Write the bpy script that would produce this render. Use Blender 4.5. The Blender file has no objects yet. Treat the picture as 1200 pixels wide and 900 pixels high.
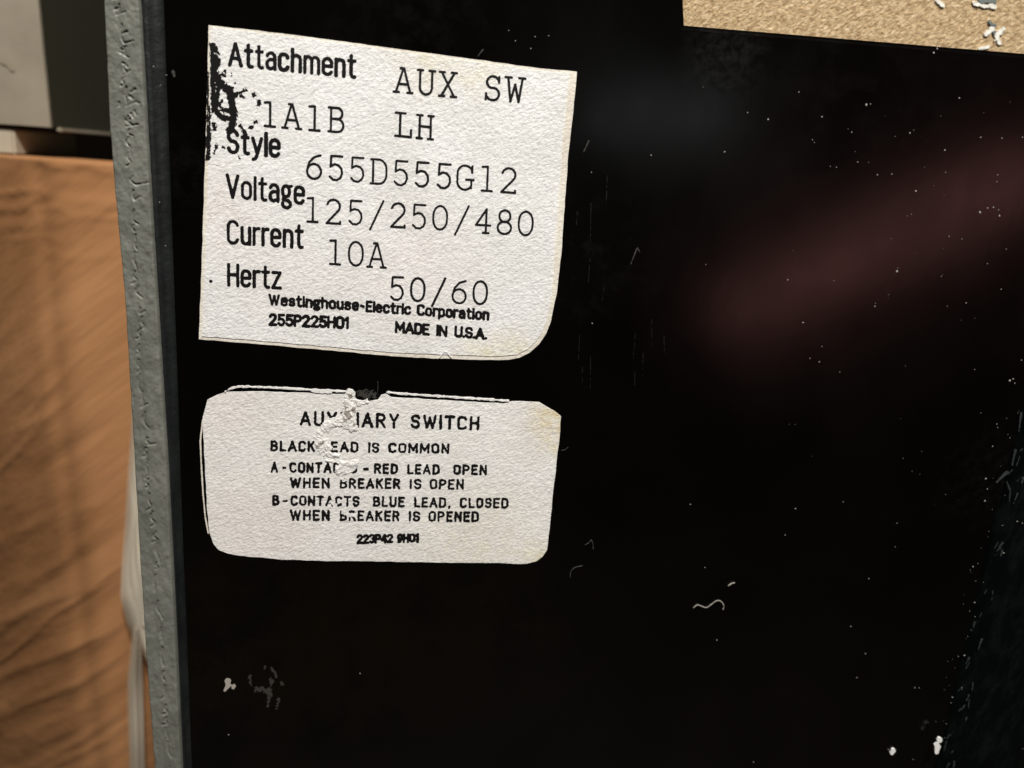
import bpy, bmesh, math, random
import numpy as np
from mathutils import Vector, Matrix

scene = bpy.context.scene
C = scene.collection
random.seed(4)

# ------------------------------------------------------------------ camera
F = 920.0 / 1200.0                     # focal length over picture width
def _n(v):
    v = np.array(v, float); return v / np.linalg.norm(v)
_down = _n((-232, 3362, 920))          # the panel's vertical, seen in camera axes (x right, y down, z ahead)
_right = np.array((11669 - 600, 962 - 450, 920), float)
_right = _n(_right - _down * np.dot(_right, _down))
EX, EZ = _right, -_down
EY = np.cross(EZ, EX)
M = np.stack([EX, EY, EZ], axis=1)     # world -> camera
P0 = np.array((0.0, 0.0, 0.25))        # panel point in the middle of the view
DIST = 0.125
FWD = M.T @ np.array((0, 0, 1.0))
CAM = P0 - DIST * FWD
cd = bpy.data.cameras.new('camera')
cam = bpy.data.objects.new('camera', cd); C.objects.link(cam)
rx, ry, rz = M.T @ np.array((1.0, 0, 0)), M.T @ np.array((0, -1.0, 0)), -FWD
cam.matrix_world = Matrix(((rx[0], ry[0], rz[0], CAM[0]), (rx[1], ry[1], rz[1], CAM[1]),
                           (rx[2], ry[2], rz[2], CAM[2]), (0, 0, 0, 1)))
cd.sensor_width = 36; cd.lens = 36 * F
cd.clip_start = 0.002; cd.clip_end = 50
cd.dof.use_dof = True; cd.dof.focus_distance = 0.122; cd.dof.aperture_fstop = 21
scene.camera = cam

# ------------------------------------------------------------------ light
w = bpy.data.worlds.new("World"); scene.world = w; w.use_nodes = True
bg = w.node_tree.nodes['Background']
bg.inputs[0].default_value = (1.0, 0.86, 0.62, 1); bg.inputs[1].default_value = 0.012

def area(name, loc, target, power, size, col, size_y=None, spin=0.0):
    l = bpy.data.lights.new(name, 'AREA'); l.energy = power; l.color = col
    l.size = size
    if size_y: l.shape = 'RECTANGLE'; l.size_y = size_y
    o = bpy.data.objects.new(name, l); C.objects.link(o)
    o.location = loc
    q = (Vector(target) - Vector(loc)).to_track_quat('-Z', 'Y')
    o.rotation_mode = 'QUATERNION'; o.rotation_quaternion = q @ Matrix.Rotation(spin, 3, 'Z').to_quaternion()
    return o
area('work_lamp', (0.05, -0.31, 0.80), (-0.02, 0, 0.27), 8.3, 0.08, (1.0, 0.97, 0.925))

def cam_at(px, py):
    d = M.T @ np.array(((px - 600) / 920.0, (py - 450) / 920.0, 1.0))
    return d
def at(px, py, Y=0.0):
    """point where the line of sight through a photo pixel meets the upright plane y = Y"""
    d = cam_at(px, py); t = (Y - CAM[1]) / d[1]
    return CAM + d * t
def mirror_spot(px, py, dist):
    """where the glossy panel mirrors the room at this spot"""
    p = at(px, py); d = cam_at(px, py); d = d / np.linalg.norm(d); d = d * np.array((1, -1, 1))
    return p + d * dist
a, b = mirror_spot(845, 375, 0.6), mirror_spot(1230, 190, 0.6)
mid = (a + b) / 2
qd = Vector((at(1030, 270) - mid)).to_track_quat('-Z', 'Y')
loc_x = qd.inverted() @ Vector(b - a)
area('red_reflection_fill', mid, at(1030, 270), 0.070, float(np.linalg.norm(b - a)), (1.0, 0.40, 0.36),
     0.04, math.atan2(loc_x.y, loc_x.x))  # unseen light, added so the panel mirrors a diagonal reddish band
area('pale_reflection_fill', mirror_spot(770, 135, 0.6), at(770, 135), 0.0125, 0.13, (0.97, 0.98, 1.0), 0.03)  # unseen light, added for the small pale patch mirrored in the panel

scene.view_settings.view_transform = 'Standard'; scene.view_settings.look = 'None'
scene.view_settings.exposure = 0; scene.view_settings.gamma = 1

# ------------------------------------------------------------------ helpers
def link(name, me, mat=None, parent=None, smooth=False):
    o = bpy.data.objects.new(name, me); C.objects.link(o)
    if mat: me.materials.append(mat)
    if parent: o.parent = parent
    if smooth:
        for p in me.polygons: p.use_smooth = True
    return o
def tag(o, label=None, cat=None, group=None, kind=None):
    if label: o['label'] = label
    if cat: o['category'] = cat
    if group: o['group'] = group
    if kind: o['kind'] = kind
    return o

def vnoise(x, y, seed=0):
    """smooth value noise, about 0..1, one cell per unit"""
    rs = np.random.RandomState(seed); T = rs.rand(256, 256)
    x = np.asarray(x, float); y = np.asarray(y, float)
    xi = np.floor(x).astype(int); yi = np.floor(y).astype(int)
    fx = x - xi; fy = y - yi
    fx = fx * fx * (3 - 2 * fx); fy = fy * fy * (3 - 2 * fy)
    g = lambda i, j: T[j % 256, i % 256]
    return (g(xi, yi) * (1 - fx) + g(xi + 1, yi) * fx) * (1 - fy) + (g(xi, yi + 1) * (1 - fx) + g(xi + 1, yi + 1) * fx) * fy
def fbm(x, y, seed=0, octv=3):
    s = 0; a = 1; t = 0
    for k in range(octv):
        s = s + a * vnoise(x * 2 ** k, y * 2 ** k, seed + k); t += a; a *= .5
    return s / t

class Field:
    """signed distance to a set of pen strokes, in photo units, sampled on a grid (negative = inside)"""
    def __init__(s, x0, y0, x1, y1, h):
        s.x0, s.y0, s.h = x0, y0, h
        s.nx = int((x1 - x0) / h) + 2; s.ny = int((y1 - y0) / h) + 2
        s.F = np.full((s.ny, s.nx), 9.0)
        s.X, s.Y = np.meshgrid(x0 + h * np.arange(s.nx), y0 + h * np.arange(s.ny))
    def stroke(s, pts, r, r2=None):
        if r2 is None: r2 = r
        pts = [tuple(p) for p in pts]
        if len(pts) == 1: pts = pts * 2
        n = len(pts) - 1
        for k in range(n):
            (ax, ay), (bx, by) = pts[k], pts[k + 1]
            ra = r + (r2 - r) * k / n; rb = r + (r2 - r) * (k + 1) / n
            m = max(ra, rb) + 3
            i0 = max(0, int((min(ax, bx) - m - s.x0) / s.h)); i1 = min(s.nx, int((max(ax, bx) + m - s.x0) / s.h) + 2)
            j0 = max(0, int((min(ay, by) - m - s.y0) / s.h)); j1 = min(s.ny, int((max(ay, by) + m - s.y0) / s.h) + 2)
            if i1 <= i0 or j1 <= j0: continue
            X = s.X[j0:j1, i0:i1]; Y = s.Y[j0:j1, i0:i1]
            dx, dy = bx - ax, by - ay; L = dx * dx + dy * dy + 1e-9
            t = np.clip(((X - ax) * dx + (Y - ay) * dy) / L, 0, 1)
            d = np.hypot(X - ax - t * dx, Y - ay - t * dy) - (ra + (rb - ra) * t)
            s.F[j0:j1, i0:i1] = np.minimum(s.F[j0:j1, i0:i1], d)
    def rough(s, amp, size, seed=1):
        s.F = s.F + (fbm(s.X / size, s.Y / size, seed) - .5) * 2 * amp
    def mesh(s, name, mat, parent, Y, thick=0.0, height=None, smooth=False):
        vs, idx, faces = [], {}, []
        Fm, h = s.F, s.h
        ins = Fm < 0
        anyin = ins[:-1, :-1] | ins[1:, :-1] | ins[:-1, 1:] | ins[1:, 1:]
        def vert(key, x, y):
            k = idx.get(key)
            if k is None:
                k = idx[key] = len(vs); vs.append((x, y))
            return k
        for j, i in zip(*np.nonzero(anyin)):
            cs = ((i, j), (i + 1, j), (i + 1, j + 1), (i, j + 1)); f = []
            for q in range(4):
                p0, p1 = cs[q], cs[(q + 1) % 4]
                a0, a1 = Fm[p0[1], p0[0]], Fm[p1[1], p1[0]]
                if a0 < 0: f.append(vert((p0, p0), s.x0 + h * p0[0], s.y0 + h * p0[1]))
                if (a0 < 0) != (a1 < 0):
                    t = a0 / (a0 - a1); t = min(max(t, .02), .98)
                    f.append(vert((min(p0, p1), max(p0, p1)), s.x0 + h * (p0[0] + t * (p1[0] - p0[0])), s.y0 + h * (p0[1] + t * (p1[1] - p0[1]))))
            if len(f) > 2: faces.append(f[::-1])
        if height is not None:
            xs = np.array([v[0] for v in vs]); ys = np.array([v[1] for v in vs])
            hh = height(xs, ys)
        co = [tuple(at(x, y, Y - (hh[k] if height is not None else 0))) for k, (x, y) in enumerate(vs)]
        me = bpy.data.meshes.new(name); me.from_pydata(co, [], faces)
        if thick:
            bm = bmesh.new(); bm.from_mesh(me)
            be = [e for e in bm.edges if e.is_boundary]
            r = bmesh.ops.extrude_edge_only(bm, edges=be)
            for v in r['geom']:
                if isinstance(v, bmesh.types.BMVert): v.co.y += thick
            bmesh.ops.recalc_face_normals(bm, faces=bm.faces)
            bm.to_mesh(me); bm.free()
        return link(name, me, mat, parent, smooth)

def poly_sheet(name, pts, Y, thick, mat, parent, bevel=0):
    """flat sheet with a traced outline, its own distance and thickness"""
    bm = bmesh.new()
    vs = [bm.verts.new(tuple(at(x, y, Y))) for x, y in pts]
    f = bm.faces.new(vs)
    f.normal_update()
    if f.normal.y > 0: f.normal_flip()
    r = bmesh.ops.extrude_face_region(bm, geom=[f])
    for v in r['geom']:
        if isinstance(v, bmesh.types.BMVert): v.co.y += thick
    bmesh.ops.recalc_face_normals(bm, faces=bm.faces)
    bmesh.ops.triangulate(bm, faces=[q for q in bm.faces if len(q.verts) > 4])
    me = bpy.data.meshes.new(name); bm.to_mesh(me); bm.free()
    return link(name, me, mat, parent)

def wobble(pts, step, amp, seed):
    """subdivide an outline and give it a slightly uneven cut"""
    rs = random.Random(seed); out = []
    for k in range(len(pts)):
        (ax, ay), (bx, by) = pts[k], pts[(k + 1) % len(pts)]
        L = math.hypot(bx - ax, by - ay); n = max(1, int(L / step))
        for q in range(n):
            t = q / n; j = amp if q else 0
            out.append((ax + (bx - ax) * t + rs.uniform(-j, j), ay + (by - ay) * t + rs.uniform(-j, j)))
    return out

def grid_sheet(name, rows, mat, parent, wall=0.0, smooth=True):
    """rows: list of rows of world points"""
    ny, nx = len(rows), len(rows[0])
    vs = [tuple(p) for r in rows for p in r]
    fs = [(j * nx + i, (j + 1) * nx + i, (j + 1) * nx + i + 1, j * nx + i + 1) for j in range(ny - 1) for i in range(nx - 1)]
    me = bpy.data.meshes.new(name); me.from_pydata(vs, [], fs)
    if wall:
        bm = bmesh.new(); bm.from_mesh(me)
        be = [e for e in bm.edges if e.is_boundary]
        r = bmesh.ops.extrude_edge_only(bm, edges=be)
        for v in r['geom']:
            if isinstance(v, bmesh.types.BMVert): v.co.y += wall
        bmesh.ops.recalc_face_normals(bm, faces=bm.faces)
        bm.to_mesh(me); bm.free()
    o = link(name, me, mat, parent, smooth)
    return o

def smooth_path(pts, n=5):
    out = []
    for k in range(len(pts) - 1):
        p0, p1, p2, p3 = pts[max(k - 1, 0)], pts[k], pts[k + 1], pts[min(k + 2, len(pts) - 1)]
        for q in range(n):
            t = q / n
            out.append(tuple(.5 * (2 * p1[c] + (p2[c] - p0[c]) * t + (2 * p0[c] - 5 * p1[c] + 4 * p2[c] - p3[c]) * t * t + (3 * p1[c] - p0[c] - 3 * p2[c] + p3[c]) * t ** 3) for c in (0, 1)))
    out.append(pts[-1]); return out

# ------------------------------------------------------------------ materials
class Mat:
    def __init__(s, name, col, rough=.5, spec=.5, metal=0):
        s.m = bpy.data.materials.new(name); s.m.use_nodes = True
        s.t = s.m.node_tree; s.b = s.t.nodes['Principled BSDF']
        s.b.inputs['Base Color'].default_value = (*col, 1); s.b.inputs['Roughness'].default_value = rough
        s.b.inputs['Specular IOR Level'].default_value = spec; s.b.inputs['Metallic'].default_value = metal
        s.tc = s.t.nodes.new('ShaderNodeTexCoord')
    def noise(s, scale, detail=3, stretch=(1, 1, 1), rot=0.0, rough=.55, dist=0.0):
        mp = s.t.nodes.new('ShaderNodeMapping'); mp.inputs['Scale'].default_value = stretch
        r = s.t.nodes.new('ShaderNodeMapping'); r.inputs['Rotation'].default_value = (0, rot, 0)
        s.t.links.new(s.tc.outputs['Object'], r.inputs[0]); s.t.links.new(r.outputs[0], mp.inputs[0])
        n = s.t.nodes.new('ShaderNodeTexNoise'); n.inputs['Scale'].default_value = scale
        n.inputs['Detail'].default_value = detail; n.inputs['Roughness'].default_value = rough; n.inputs['Distortion'].default_value = dist
        s.t.links.new(mp.outputs[0], n.inputs['Vector'])
        return n.outputs['Fac']
    def ramp(s, fac, stops):
        r = s.t.nodes.new('ShaderNodeValToRGB'); e = r.color_ramp.elements
        while len(e) < len(stops): e.new(.5)
        for q, (p, c) in zip(e, stops):
            q.position = p; q.color = (*c, 1) if isinstance(c, tuple) else (c, c, c, 1)
        s.t.links.new(fac, r.inputs[0]); return r.outputs[0]
    def math(s, op, a, b):
        n = s.t.nodes.new('ShaderNodeMath'); n.operation = op
        for k, v in enumerate((a, b)):
            if isinstance(v, (int, float)): n.inputs[k].default_value = v
            else: s.t.links.new(v, n.inputs[k])
        return n.outputs[0]
    def color(s, out): s.t.links.new(out, s.b.inputs['Base Color']); return s
    def roughness(s, out): s.t.links.new(out, s.b.inputs['Roughness']); return s
    def bump(s, h, dist, strength=1.0):
        n = s.t.nodes.new('ShaderNodeBump'); n.inputs['Strength'].default_value = strength; n.inputs['Distance'].default_value = dist
        s.t.links.new(h, n.inputs['Height'])
        prev = s.b.inputs['Normal'].links
        if prev: s.t.links.new(prev[0].from_socket, n.inputs['Normal'])
        s.t.links.new(n.outputs[0], s.b.inputs['Normal']); return s

def paper(name, light, dark, bump, stains=()):
    m = Mat(name, light, .62, .35)
    big = m.ramp(m.noise(90, 4), [(.3, dark), (.68, light)])
    fine = m.ramp(m.noise(1900, 3, (1, 1, 1.4), math.radians(26), .65), [(.30, .80), (.62, 1.0)])
    mx = m.t.nodes.new('ShaderNodeMix'); mx.data_type = 'RGBA'; mx.blend_type = 'MULTIPLY'; mx.inputs['Factor'].default_value = 1
    m.t.links.new(big, mx.inputs['A']); m.t.links.new(fine, mx.inputs['B']); c = mx.outputs['Result']
    for px, py, rad, amt, col in stains:      # yellowed places
        v = m.t.nodes.new('ShaderNodeVectorMath'); v.operation = 'DISTANCE'
        m.t.links.new(m.tc.outputs['Object'], v.inputs[0]); v.inputs[1].default_value = tuple(at(px, py))
        f = m.math('MULTIPLY', m.ramp(m.math('DIVIDE', v.outputs['Value'], rad), [(0.2, amt), (1.0, 0.0)]), m.ramp(m.noise(500, 4), [(.35, .2), (.65, 1.0)]))
        mx = m.t.nodes.new('ShaderNodeMix'); mx.data_type = 'RGBA'; mx.blend_type = 'MULTIPLY'
        m.t.links.new(f, mx.inputs['Factor']); m.t.links.new(c, mx.inputs['A']); mx.inputs['B'].default_value = (*col, 1); c = mx.outputs['Result']
    m.color(c)
    h1 = m.noise(1700, 3, (1, 1, 1.5), math.radians(26), .62, .3)
    h2 = m.noise(520, 3, (1, 1, 1.4), math.radians(20))
    m.bump(m.math('ADD', h1, m.math('MULTIPLY', h2, .6)), bump)
    return m
Y_ = (.93, .86, .62); P_ = (.97, .88, .85)
M_PAPER1 = paper('label_paper', (.80, .793, .775), (.72, .71, .685), .00013, [(600, 420, .006, .8, Y_), (560, 420, .005, .6, Y_), (500, 75, .006, .5, Y_), (255, 250, .009, .5, P_), (560, 82, .005, .5, Y_), (480, 320, .014, .35, P_), (330, 330, .01, .3, P_)]).m
M_PAPER2 = paper('label_paper_worn', (.80, .785, .755), (.72, .70, .665), .00013, [(656, 500, .0065, 1.0, (.90, .80, .55)), (640, 475, .004, .8, Y_), (300, 620, .012, .4, P_), (260, 470, .008, .4, P_), (560, 640, .014, .4, Y_), (630, 655, .005, .7, Y_)]).m
M_BACK = paper('label_backing', (.78, .74, .65), (.66, .60, .51), .0001).m
mi = Mat('black_ink', (.0045, .004, .004), .6, .2); M_INK = mi.m
mt = Mat('typed_ink', (.006, .0055, .0055), .65, .2); M_TYPE = mt.m
mp = Mat('black_phenolic', (.003, .0026, .0024), .24, .42)
base_ = mp.ramp(mp.noise(45, 5), [(.35, (.0006, .0005, .0004)), (.75, (.0016, .0014, .0012))])
def haze_or_reflection(px, py, rad, seed_scale, lo, hi, col):
    """a rubbed grey mark of its own place on the panel"""
    v = mp.t.nodes.new('ShaderNodeVectorMath'); v.operation = 'DISTANCE'
    mp.t.links.new(mp.tc.outputs['Object'], v.inputs[0]); v.inputs[1].default_value = tuple(at(px, py))
    fall = mp.ramp(mp.math('DIVIDE', v.outputs['Value'], rad), [(0.0, 1.0), (1.0, 0.0)])
    n = mp.ramp(mp.noise(seed_scale, 6, (1, 1, 1), 0, .7), [(lo, 0.0), (hi, 1.0)])
    return mp.math('MULTIPLY', fall, n), col
def add_mark(c, mark):
    mx = mp.t.nodes.new('ShaderNodeMix'); mx.data_type = 'RGBA'
    mp.t.links.new(mark[0], mx.inputs['Factor']); mp.t.links.new(c, mx.inputs['A']); mx.inputs['B'].default_value = (*mark[1], 1)
    return mx.outputs['Result']
for a_ in [(852, 62, .008, 700, .42, .75, (.016, .016, .016)), (700, 300, .016, 260, .5, .8, (.006, .006, .006)), (360, 760, .040, 90, .3, .75, (.0040, .0026, .0008)), (560, 720, .030, 110, .35, .8, (.0034, .0022, .0008)),  # the large brown marks are a brownish reflection painted into the colour
           (480, 25, .018, 260, .45, .8, (.006, .0055, .005)), (1000, 120, .03, 200, .45, .85, (.004, .0035, .0034)), (1160, 560, .012, 500, .45, .8, (.005, .006, .006)), (250, 790, .014, 300, .5, .8, (.005, .004, .003)), (215, 200, .008, 400, .45, .8, (.006, .006, .006))]:
    base_ = add_mark(base_, haze_or_reflection(*a_))
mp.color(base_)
sm = mp.noise(60, 4, (1.4, 1, .8), math.radians(3))
mp.roughness(mp.ramp(sm, [(.35, .16), (.72, .22)]))
mp.bump(mp.noise(300, 3, (2, 1, .8)), .00002, .3)
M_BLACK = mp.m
mg = Mat('grey_enamel', (.17, .178, .155), .5, .4)
mg.color(mg.ramp(mg.noise(160, 5), [(.3, (.112, .115, .096)), (.7, (.165, .168, .144))]))
mg.bump(mg.noise(900, 3), .00005)
M_GREY = mg.m
ms = Mat('slate_overspray', (.018, .021, .022), .5, .4)
ms.color(ms.ramp(ms.noise(300, 5, (1, 1, .4)), [(.35, (.004, .0055, .0055)), (.75, (.013, .016, .0155))]))
ms.bump(ms.noise(650, 4), .00016)
M_SLATE = ms.m
mr = Mat('worn_black_rib', (.005, .007, .0072), .40, .15)
mr.color(mr.ramp(mr.noise(420, 6, (1, 1, .35), math.radians(-12), .7), [(.45, (.0005, .0013, .0012)), (.8, (.0050, .0080, .0074))]))
mr.bump(mr.noise(700, 3), .00005)
M_RIB = mr.m
M_CHIP = Mat('pale_chip', (.34, .31, .26), .7).m
M_SCUFF = Mat('grey_scuff', (.026, .025, .020), .7).m
M_SCUFF2 = Mat('faint_scuff', (.0036, .0037, .0037), .4).m
M_DUST = Mat('dust', (.24, .225, .20), .9).m
M_LINT = Mat('lint', (.20, .185, .16), .9).m
mc = Mat('tan_fibreboard', (.5, .34, .17), .85, .2)
mc.color(mc.ramp(mc.noise(800, 5, (1, 1, 1.6), math.radians(38)), [(.32, (.31, .20, .105)), (.5, (.51, .365, .20)), (.66, (.68, .52, .33))]))
mc.bump(mc.noise(1200, 4, (1, 1, 2.0), math.radians(38), .6, .6), .00075)
M_TAN = mc.m
mwp = Mat('white_paint', (.72, .70, .62), .6); mwp.bump(mwp.noise(1000, 3), .0003); M_WHITE = mwp.m
M_GREYPAINT = Mat('grey_paint', (.13, .15, .14), .6).m
mb = Mat('brown_wrap', (.36, .17, .07), .38, .4)
mb.color(mb.ramp(mb.noise(30, 4, (.5, 1, 2.5), math.radians(40), .5), [(.3, (.32, .150, .062)), (.7, (.42, .205, .090))]))
mb.bump(mb.noise(75, 4, (.25, 1, 2.0), math.radians(40), .5), .0011)
M_BROWN = mb.m
mf = Mat('film_fold_highlight', (.88, .80, .64), .3, .5); M_FILM = mf.m; mf.b.inputs['Alpha'].default_value = .6  # bright highlight on the film painted as its pale colour
mf2 = Mat('thin_film', (.60, .55, .52), .3, .5); mf2.b.inputs['Alpha'].default_value = .34; M_THIN = mf2.m
mbe = Mat('beige_board', (.40, .345, .255), .7, .3)
mbe.color(mbe.ramp(mbe.noise(70, 4), [(.3, (.21, .18, .132)), (.7, (.28, .243, .183))]))
M_BEIGE = mbe.m
M_OLIVE = Mat('dark_olive_board', (.032, .031, .019), .6, .3).m
M_WOOD = Mat('pale_wood', (.38, .33, .25), .7, .3).m
mtb = Mat('table_wood', (.05, .035, .022), .6); mtb.color(mtb.ramp(mtb.noise(20, 5, (1, 8, 1)), [(.3, (.011, .007, .0025)), (.7, (.028, .018, .007))])); M_TABLE = mtb.m

# ------------------------------------------------------------------ setting: the surface everything stands on
def box(name, lo, hi, mat, parent=None):
    bm = bmesh.new(); bmesh.ops.create_cube(bm, size=1)
    for v in bm.verts: v.co = Vector([lo[k] + (v.co[k] + .5) * (hi[k] - lo[k]) for k in range(3)])
    bmesh.ops.bevel(bm, geom=bm.edges[:], offset=min(.0006, min(hi[k] - lo[k] for k in range(3)) * .1), segments=2, affect='EDGES')
    me = bpy.data.meshes.new(name); bm.to_mesh(me); bm.free()
    return link(name, me, mat, parent)
tag(box('table_top', (-.6, -.5, -.03), (.6, .6, 0), M_TABLE), 'dark wooden table top under the breaker', kind='structure')

tag(box('wall', (-.9, .55, -.03), (.9, .58, 1.0), Mat('dark_wall', (.006, .004, .0025), .9, 0).m), 'dark wall far behind everything', kind='structure')

# ------------------------------------------------------------------ the breaker
DEPTH = 0.040
brk = bpy.data.objects.new('circuit_breaker', None); C.objects.link(brk)
brk.location = (0, 0, 0)
tag(brk, 'black moulded breaker housing with a grey front edge and two white paper labels', 'circuit breaker')

def lerp_tab(tab, y):
    xs = [t[0] for t in tab]; vs = [t[1] for t in tab]
    return float(np.interp(y, xs, vs)) if xs[0] <= y <= xs[-1] else (
        vs[0] + (y - xs[0]) * (vs[1] - vs[0]) / (xs[1] - xs[0]) if y < xs[0] else
        vs[-1] + (y - xs[-1]) * (vs[-1] - vs[-2]) / (xs[-1] - xs[-2]))
L_TAB = [(0, 120), (150, 127), (220, 132.5), (350, 145), (550, 156.5), (660, 163), (770, 170), (900, 180)]
R_TAB = [(0, 163.5), (220, 176), (400, 187), (550, 196), (660, 201.5), (750, 206), (900, 213)]
S_TAB = [(0, 189), (220, 196), (400, 203), (550, 207.5), (660, 211.5), (900, 224)]
RIM_Y = -0.0022

# body: outline with the notch at the upper right
zb = 0.0
ptL_top, ptL_bot = at(186, -60), at(262, 1900)
def pz(p, z): return None
left_top = at(lerp_tab(S_TAB, -120) - 4, -120)
left_bot = at(lerp_tab(S_TAB, 900) - 4, 900)
kx = (left_bot[0] - left_top[0]) / (left_bot[2] - left_top[2])
lb = (left_bot[0] + kx * (0 - left_bot[2]), 0, 0.0)
n0, n1, n2 = at(796, -120), at(803, 29), at(1200, 62)
n3 = n1 + (n2 - n1) * 1.35
outline = [left_top, n0, n1, n3, np.array((n3[0] + .002, 0, 0)), np.array(lb)]
bm = bmesh.new()
vs = [bm.verts.new(tuple(p)) for p in outline]
f = bm.faces.new(vs); f.normal_update()
if f.normal.y > 0: f.normal_flip()
r = bmesh.ops.extrude_face_region(bm, geom=[f])
for v in r['geom']:
    if isinstance(v, bmesh.types.BMVert): v.co.y += DEPTH
bmesh.ops.recalc_face_normals(bm, faces=bm.faces)
front = [e for e in bm.edges if all(abs(v.co.y) < 1e-6 for v in e.verts)]
bmesh.ops.bevel(bm, geom=front, offset=.0007, segments=3, affect='EDGES')
me = bpy.data.meshes.new('side_panel'); bm.to_mesh(me); bm.free()
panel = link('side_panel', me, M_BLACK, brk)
tag(panel, 'glossy black moulded side panel')

# grey front rim with a line of gouges, and the slate fillet beside it
dents = Field(100, -60, 240, 960, 1.0)
rs = random.Random(11)
y = -50; wob = 0
while y < 950:
    xl, xr = lerp_tab(L_TAB, y), lerp_tab(R_TAB, y)
    L = rs.uniform(7, 22); wob = max(-4, min(5, wob + rs.uniform(-3, 3)))
    x = xl + (xr - xl) * .42 + wob
    hook = rs.uniform(-5, 6)
    pts = smooth_path([(x, y), (x - rs.uniform(0, 3), y + L * .4), (x + rs.uniform(-1, 3), y + L * .75), (x + hook, y + L)], 4)
    r0 = rs.uniform(.15, .7)
    dents.stroke(pts, r0, r0 * .5)
    if rs.random() < .22:
        dents.stroke([(x + hook, y + L), (x + hook + rs.uniform(4, 14), y + L - rs.uniform(1, 6))], .3, .1)
    y += L + rs.choice((1, 2, 4, 7, 12))
for q in range(22):
    yy = rs.uniform(-40, 150); xl, xr = lerp_tab(L_TAB, yy), lerp_tab(R_TAB, yy)
    xx = xl + (xr - xl) * rs.uniform(.2, .75)
    dents.stroke([(xx, yy), (xx + rs.uniform(-5, 5), yy + rs.uniform(1, 5))], rs.uniform(.5, 1.3), .4)
def dent_depth(x, y):
    i = min(max(int(round(x - 100)), 0), dents.nx - 1); j = min(max(int(round(y + 60)), 0), dents.ny - 1)
    d = dents.F[j, i]
    return max(0.0, 1.0 - max(d + .6, 0) / 2.2) if d < 3 else 0.0
rows = []
NXR = 46
YS = list(np.arange(-60, 961, 1.0))
nz = {}
U, V = np.meshgrid(np.linspace(0, 46, NXR + 1), np.array(YS))
lump = fbm(U / 9, V / 14, 31)
lump2 = fbm(U / 4, V / 3, 35)
for j, yy in enumerate(YS):
    xl, xr = lerp_tab(L_TAB, yy), lerp_tab(R_TAB, yy)
    row = []
    for i in range(NXR + 1):
        t = i / NXR; x = xl + (xr - xl) * t
        edge = .0007 * (max(0, (t - .93) / .07) ** 2) + .0006 * (max(0, (.06 - t) / .06) ** 2)
        step = .00012 * (1 / (1 + math.exp((t - .44 - .10 * (lump[j, i] - .5)) * 40)))
        p = at(x, yy, RIM_Y)
        p = p + np.array((0, edge + step + 0.00022 * dent_depth(x, yy) * (.5 + lump[j, i]) - .00030 * (lump[j, i] - .5) - .00006 * (lump2[j, i] - .5), 0))
        row.append(p)
    rows.append(row)
# carry the rim down to the table
last = rows[-1]; prev = rows[-60]
kk = [(last[i] - prev[i]) / (last[i][2] - prev[i][2]) for i in range(NXR + 1)]
rows.append([np.array((last[i][0] + kk[i][0] * (0 - last[i][2]), RIM_Y, 0.0)) for i in range(NXR + 1)])
rim = grid_sheet('front_rim', rows, M_GREY, brk, wall=DEPTH)
tag(rim, 'grey painted front rim with a line of gouges')
rows = []
for yy in list(np.arange(-60, 961, 20.0)):
    xr, xs = lerp_tab(R_TAB, yy), lerp_tab(S_TAB, yy)
    p0 = at(xr, yy, RIM_Y) + np.array((-.0001, .0006, 0)); p1 = at(xs, yy, -.00015); p2 = at(xs + 4, yy, .0004)
    rows.append([p0 + np.array((0, .002, 0)), p0, p0 * .65 + p1 * .35 + np.array((0, .0002, 0)), p0 * .3 + p1 * .7 + np.array((0, .00025, 0)), p1, p2])
last, prev = rows[-1], rows[-5]
rows.append([np.array((a[0] + (a[0] - b_[0]) / (a[2] - b_[2]) * (0 - a[2]), a[1], 0.0)) for a, b_ in zip(last, prev)])
fil = grid_sheet('rim_fillet', rows, M_SLATE, brk)
tag(fil, 'dark slate fillet between grey rim and black panel')

# raised rib at the right
rows = []
rib = [(380, 1222), (480, 1198), (560, 1178), (610, 1164), (700, 1143), (800, 1119), (900, 1095), (960, 1081)]
prof = [(-3, .0006), (0, -.00005), (7, -.0007), (16, -.0015), (26, -.0020), (42, -.0023), (75, -.0024)]
nr = fbm(np.arange(0, 60) / 1.5, np.zeros(60), 9)
for k, yy in enumerate(np.arange(300, 961, 12.0)):
    xb = lerp_tab(rib, yy) + (nr[k] - .5) * 5
    row = [at(xb + dx, yy, yo) for dx, yo in prof]
    row.append(row[-1] + np.array((.05, 0, 0))); row.append(row[-1] + np.array((0, .0044, 0)))
    rows.append(row)
last, prev = rows[-1], rows[-6]
rows.append([np.array((a[0] + (a[0] - b_[0]) / (a[2] - b_[2]) * (0 - a[2]), a[1], 0.0)) for a, b_ in zip(last, prev)])
top, nxt = rows[0], rows[6]
rows.insert(0, [np.array((a[0] + (a[0] - b_[0]) / (a[2] - b_[2]) * .03, a[1], a[2] + .03)) for a, b_ in zip(top, nxt)])
ribo = grid_sheet('raised_rib', rows, M_RIB, brk)
tag(ribo, 'worn dark rib along the right of the panel')

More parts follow.
